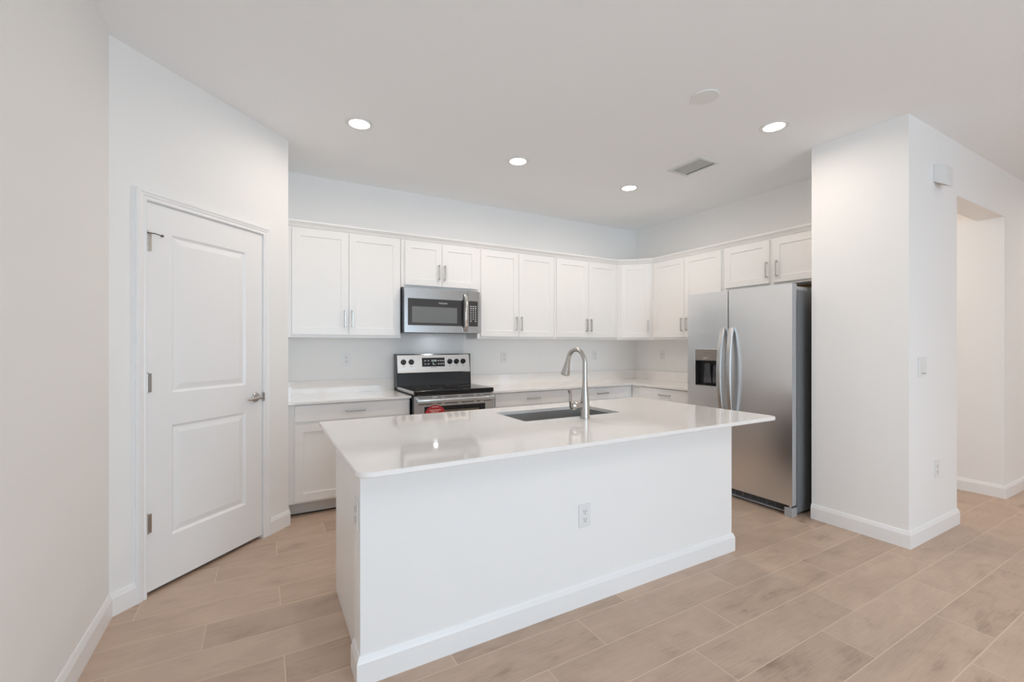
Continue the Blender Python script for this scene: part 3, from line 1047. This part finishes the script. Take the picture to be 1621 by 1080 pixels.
for (ya, yb, za, zb) in ((2.630, 2.715, 0.99, 1.17), (2.553, 2.622, 0.99, 1.15)):
    pdl = MB()
    ym = (ya + yb) / 2
    pdl.prism([(ya, za), (yb, za), (ym + 0.030, (za + zb) / 2 + 0.03), (ym + 0.028, zb), (ym - 0.022, zb), (ym - 0.024, (za + zb) / 2 + 0.03)],
              fx + 0.012, fx + 0.044, 'x', 0.003)
    pdl.box(fx + 0.0085, fx + 0.0125, ym - 0.020, ym + 0.022, (za + zb) / 2 + 0.026, (za + zb) / 2 + 0.036, 0.001)
    pdl.build('paddle', 'smoke', dco, local=False)
gr = MB()
gr.box(fx + 0.070, fx + 0.0775, FY0 + 0.062, FY1 - 0.004, 0.016, 0.086)
gro = gr.build('toe_grille', 'black_matte', fr, local=False)
gs = MB()
for k in range(5):
    gs.box(fx + 0.052, fx + 0.0698, FY0 + 0.062, FY1 - 0.03, 0.030 + k * 0.0115, 0.034 + k * 0.0115)
for k in range(12):
    y = FY0 + 0.09 + k * 0.07
    gs.box(fx + 0.054, fx + 0.0698, y, y + 0.003, 0.028, 0.082)
gs.build('slats', 'fridge_side', gro, local=False)
MB().box(fx + 0.046, fx + 0.0698, FY0 + 0.062, FY1 - 0.004, 0.014, 0.026, 0.002).build('grille_rail', 'grey_plastic', gro, local=False)
MB().box(fx + 0.002, fx + 0.075, FY0 + 0.002, FY0 + 0.061, 0.0, 0.070, 0.003).build('foot_cover', 'grey_plastic', fr, local=False)
MB().lathe([(0, 0), (0.012, 0), (0.012, 0.0185), (0, 0.0185)], 14, at(fx + 0.03, FY0 + 0.03, 0.0705)).build('hinge_pin', 'chrome', fr, local=False)
for y in (FY0 + 0.035, FY1 - 0.035):
    MB().box(fx + 0.080, fx + 0.24, y - 0.026, y + 0.026, 1.7705, 1.800, 0.004).build('hinge_cover', 'grey_plastic', fr, local=False)
for y in (FY0 + 0.10, FY1 - 0.10):
    MB().lathe([(0, 0), (0.02, 0), (0.02, 0.0195), (0, 0.0195)], 14, at(4.20, y, 0)).build('caster', 'black_matte', fr, local=False)

# ------------------------------------------------------------------ outlets and switches


def outlet_proto():
    t = thing('wall_outlet', 'x', 'outlet', (0, 0, 0), 0, 'white duplex outlets')
    MB().box(-0.038, 0.038, -0.006, -0.0003, -0.060, 0.060, 0.0025).build('cover_plate', 'plate', t)
    for s in (-1, 1):
        m_ = MB().box(-0.017, 0.017, -0.0075, -0.0058, s * 0.0205 - 0.0165, s * 0.0205 + 0.0165, 0.0012, 1)
        so = m_.build('socket', 'white_plastic', t)
        m_ = MB()
        zc_ = s * 0.0205
        m_.box(-0.0080, -0.0055, -0.0079, -0.0074, zc_ - 0.002, zc_ + 0.008)
        m_.box(0.0055, 0.0080, -0.0079, -0.0074, zc_ - 0.002, zc_ + 0.008)
        m_.lathe([(0, 0), (0.0030, 0), (0.0030, 0.0006), (0, 0.0006)], 10, at(0, -0.0073, zc_ - 0.009) @ Matrix.Rotation(radians(90), 4, 'X'))
        m_.build('slots', 'slot', so)
    return t


op = outlet_proto()
spots = [('white outlet in the backsplash wall left of the range', (0.682, YB, 1.204), 0),
         ('white outlet on the back wall above the counter just right of the range', (2.354, YB, 1.207), 0),
         ('white outlet on the back wall above the counter near the inner corner', (3.655, YB, 1.207), 0),
         ('white outlet on the right kitchen wall above the counter beside the refrigerator', (XR, 3.905, 1.207), RR),
         ('white outlet low on the plain front of the island', (1.450, IY0, 0.457), 0),
         ('white outlet on the narrow left end of the island', (IX0, 1.872, 0.655), RR),
         ('white outlet low on the white wall end beside the hallway opening', (4.155, 1.254, 0.463), 0)]
for i, (lb, loc, rz) in enumerate(spots):
    o = op if i == 0 else copy_tree(op)
    o.location = loc
    o.rotation_euler = (0, 0, rz)
    o['label'] = lb

sw = thing('wall_switch', 'white rocker light switch at hand height on the wall end by the hallway', 'light switch', (3.905, 1.254, 1.192))
MB().box(-0.062, 0.062, -0.009, -0.0003, -0.066, 0.066, 0.003).build('cover_plate', 'plate', sw)
rk = MB().box(-0.030, 0.040, -0.0115, -0.0088, -0.028, 0.046, 0.002)
rk.build('rocker', 'white_plastic', sw)
MB().box(-0.030, 0.040, -0.0105, -0.0088, -0.050, -0.042, 0.001).build('slider', 'grey_plastic', sw)

al = thing('alarm_siren', 'small white alarm box high on the wall end near the ceiling', 'alarm', (4.16, 1.254, 2.52))
MB().prism([(-0.0004, -0.034), (-0.0004, 0.092), (-0.070, 0.060), (-0.070, -0.076)], -0.057, 0.062, 'x', 0.004).build('housing', 'white_plastic', al)
sl_ = math.atan2(0.042, 0.0696)
MB().box(-0.030, 0.034, -0.020, 0.020, -0.0012, 0.0012, 0.0005, 1, mtx=at(0, -0.035, -0.0556) @ Matrix.Rotation(sl_, 4, 'X')).build('bottom_window', 'grey_plastic', al)
for k in range(6):
    MB().box(-0.030, 0.040, -0.0712, -0.0699, 0.036 - k * 0.013, 0.041 - k * 0.013).build('sounder_slot', 'plate', al)

# ------------------------------------------------------------------ ceiling fittings


def lamp_proto(watts):
    t = thing('recessed_light', 'x', 'ceiling light', (0, 0, 0), 0, 'recessed ceiling lights')
    MB().lathe([(0.066, -0.0003), (0.094, -0.0003), (0.092, -0.004), (0.080, -0.007), (0.069, -0.005), (0.066, -0.002)], 40).build('trim_ring', 'white_plastic', t)
    MB().lathe([(0.0655, -0.0006), (0.0655, -0.002), (0.05, -0.0042), (0, -0.005)], 40).build('lens', 'lens', t)
    d = bpy.data.lights.new('lamp_beam', 'AREA')
    d.shape, d.size, d.energy = 'DISK', 0.12, watts
    d.spread = radians(172)
    d.color = (1.0, 0.87, 0.75)
    lo = bpy.data.objects.new('beam', d)
    lo.location = (0, 0, -0.0075)
    C.objects.link(lo)
    lo.parent = t
    return t


lp = lamp_proto(LAMP)
lp1 = lamp_proto(LAMP * 0.66)
lp2 = lamp_proto(LIVING)
lamps = [('glowing recessed ceiling light nearest the angled door wall', (0.583, 3.172)),
         ('glowing recessed ceiling light in front of the cabinets above the range', (1.846, 3.172)),
         ('glowing recessed ceiling light nearest the inner kitchen corner, left of the vent', (3.097, 3.180)),
         ('glowing recessed ceiling light nearest the white wall end by the refrigerator', (3.110, 1.792)),
         ('recessed ceiling light in the hallway behind the refrigerator wall', (5.08, 2.5)),
         ('added unseen ceiling light deep in the hallway', (5.08, 4.7)),  # this lamp and those below are added to brighten the room
         ('added unseen ceiling light over the living space far to the right', (6.9, 0.2)),
         ('added unseen ceiling light over the living space behind the viewer, far right', (6.9, -2.0)),
         ('added unseen ceiling light over the living space behind and right of the viewer', (3.0, -2.0)),
         ('added unseen ceiling light over the living space just behind the viewer', (1.6, -1.2))]
for i, (lb, (x, y)) in enumerate(lamps):
    src = (lp1, lp, lp, lp1)[i] if i < 4 else lp2
    o = src if i in (0, 1, 4) else copy_tree(src)
    o.location = (x, y, HC)
    o['label'] = lb

dk = MB().lathe([(0, -0.010), (0.072, -0.010), (0.079, -0.007), (0.081, -0.0003), (0, -0.0003)], 40)
do_ = dk.build('ceiling_cover_plate', 'white_plastic')
do_.location = (2.366, 1.783, HC)
tag(do_, 'blank round white cover disc on the ceiling', 'cover plate')

vt = thing('ceiling_vent', 'rectangular white louvred air vent in the ceiling', 'air vent', (3.198, 2.530, HC))
vf = MB()
W, Ht = 0.120, 0.168
for (a, b_, c_, d_) in ((-W, W, -Ht, -Ht + 0.026), (-W, W, Ht - 0.026, Ht), (-W, -W + 0.022, -Ht + 0.026, Ht - 0.026), (W - 0.022, W, -Ht + 0.026, Ht - 0.026)):
    vf.box(a, b_, c_, d_, -0.010, -0.0003, 0.002)
vf.build('frame', 'vent', vt)
MB().box(-W + 0.02, W - 0.02, -Ht + 0.02, Ht - 0.02, -0.0010, -0.0004).build('duct_shade', 'vent_shade', vt)  # flat dark sheet standing in for the shade inside the vent
for k in range(7):
    x = -W + 0.036 + k * 0.0247
    s_ = MB().box(-0.0060, 0.0060, -Ht + 0.026, Ht - 0.026, -0.0006, 0.0006, mtx=at(x, 0, -0.0075) @ Matrix.Rotation(radians(8), 4, 'Y'))
    s_.build('slat', 'vent', vt)
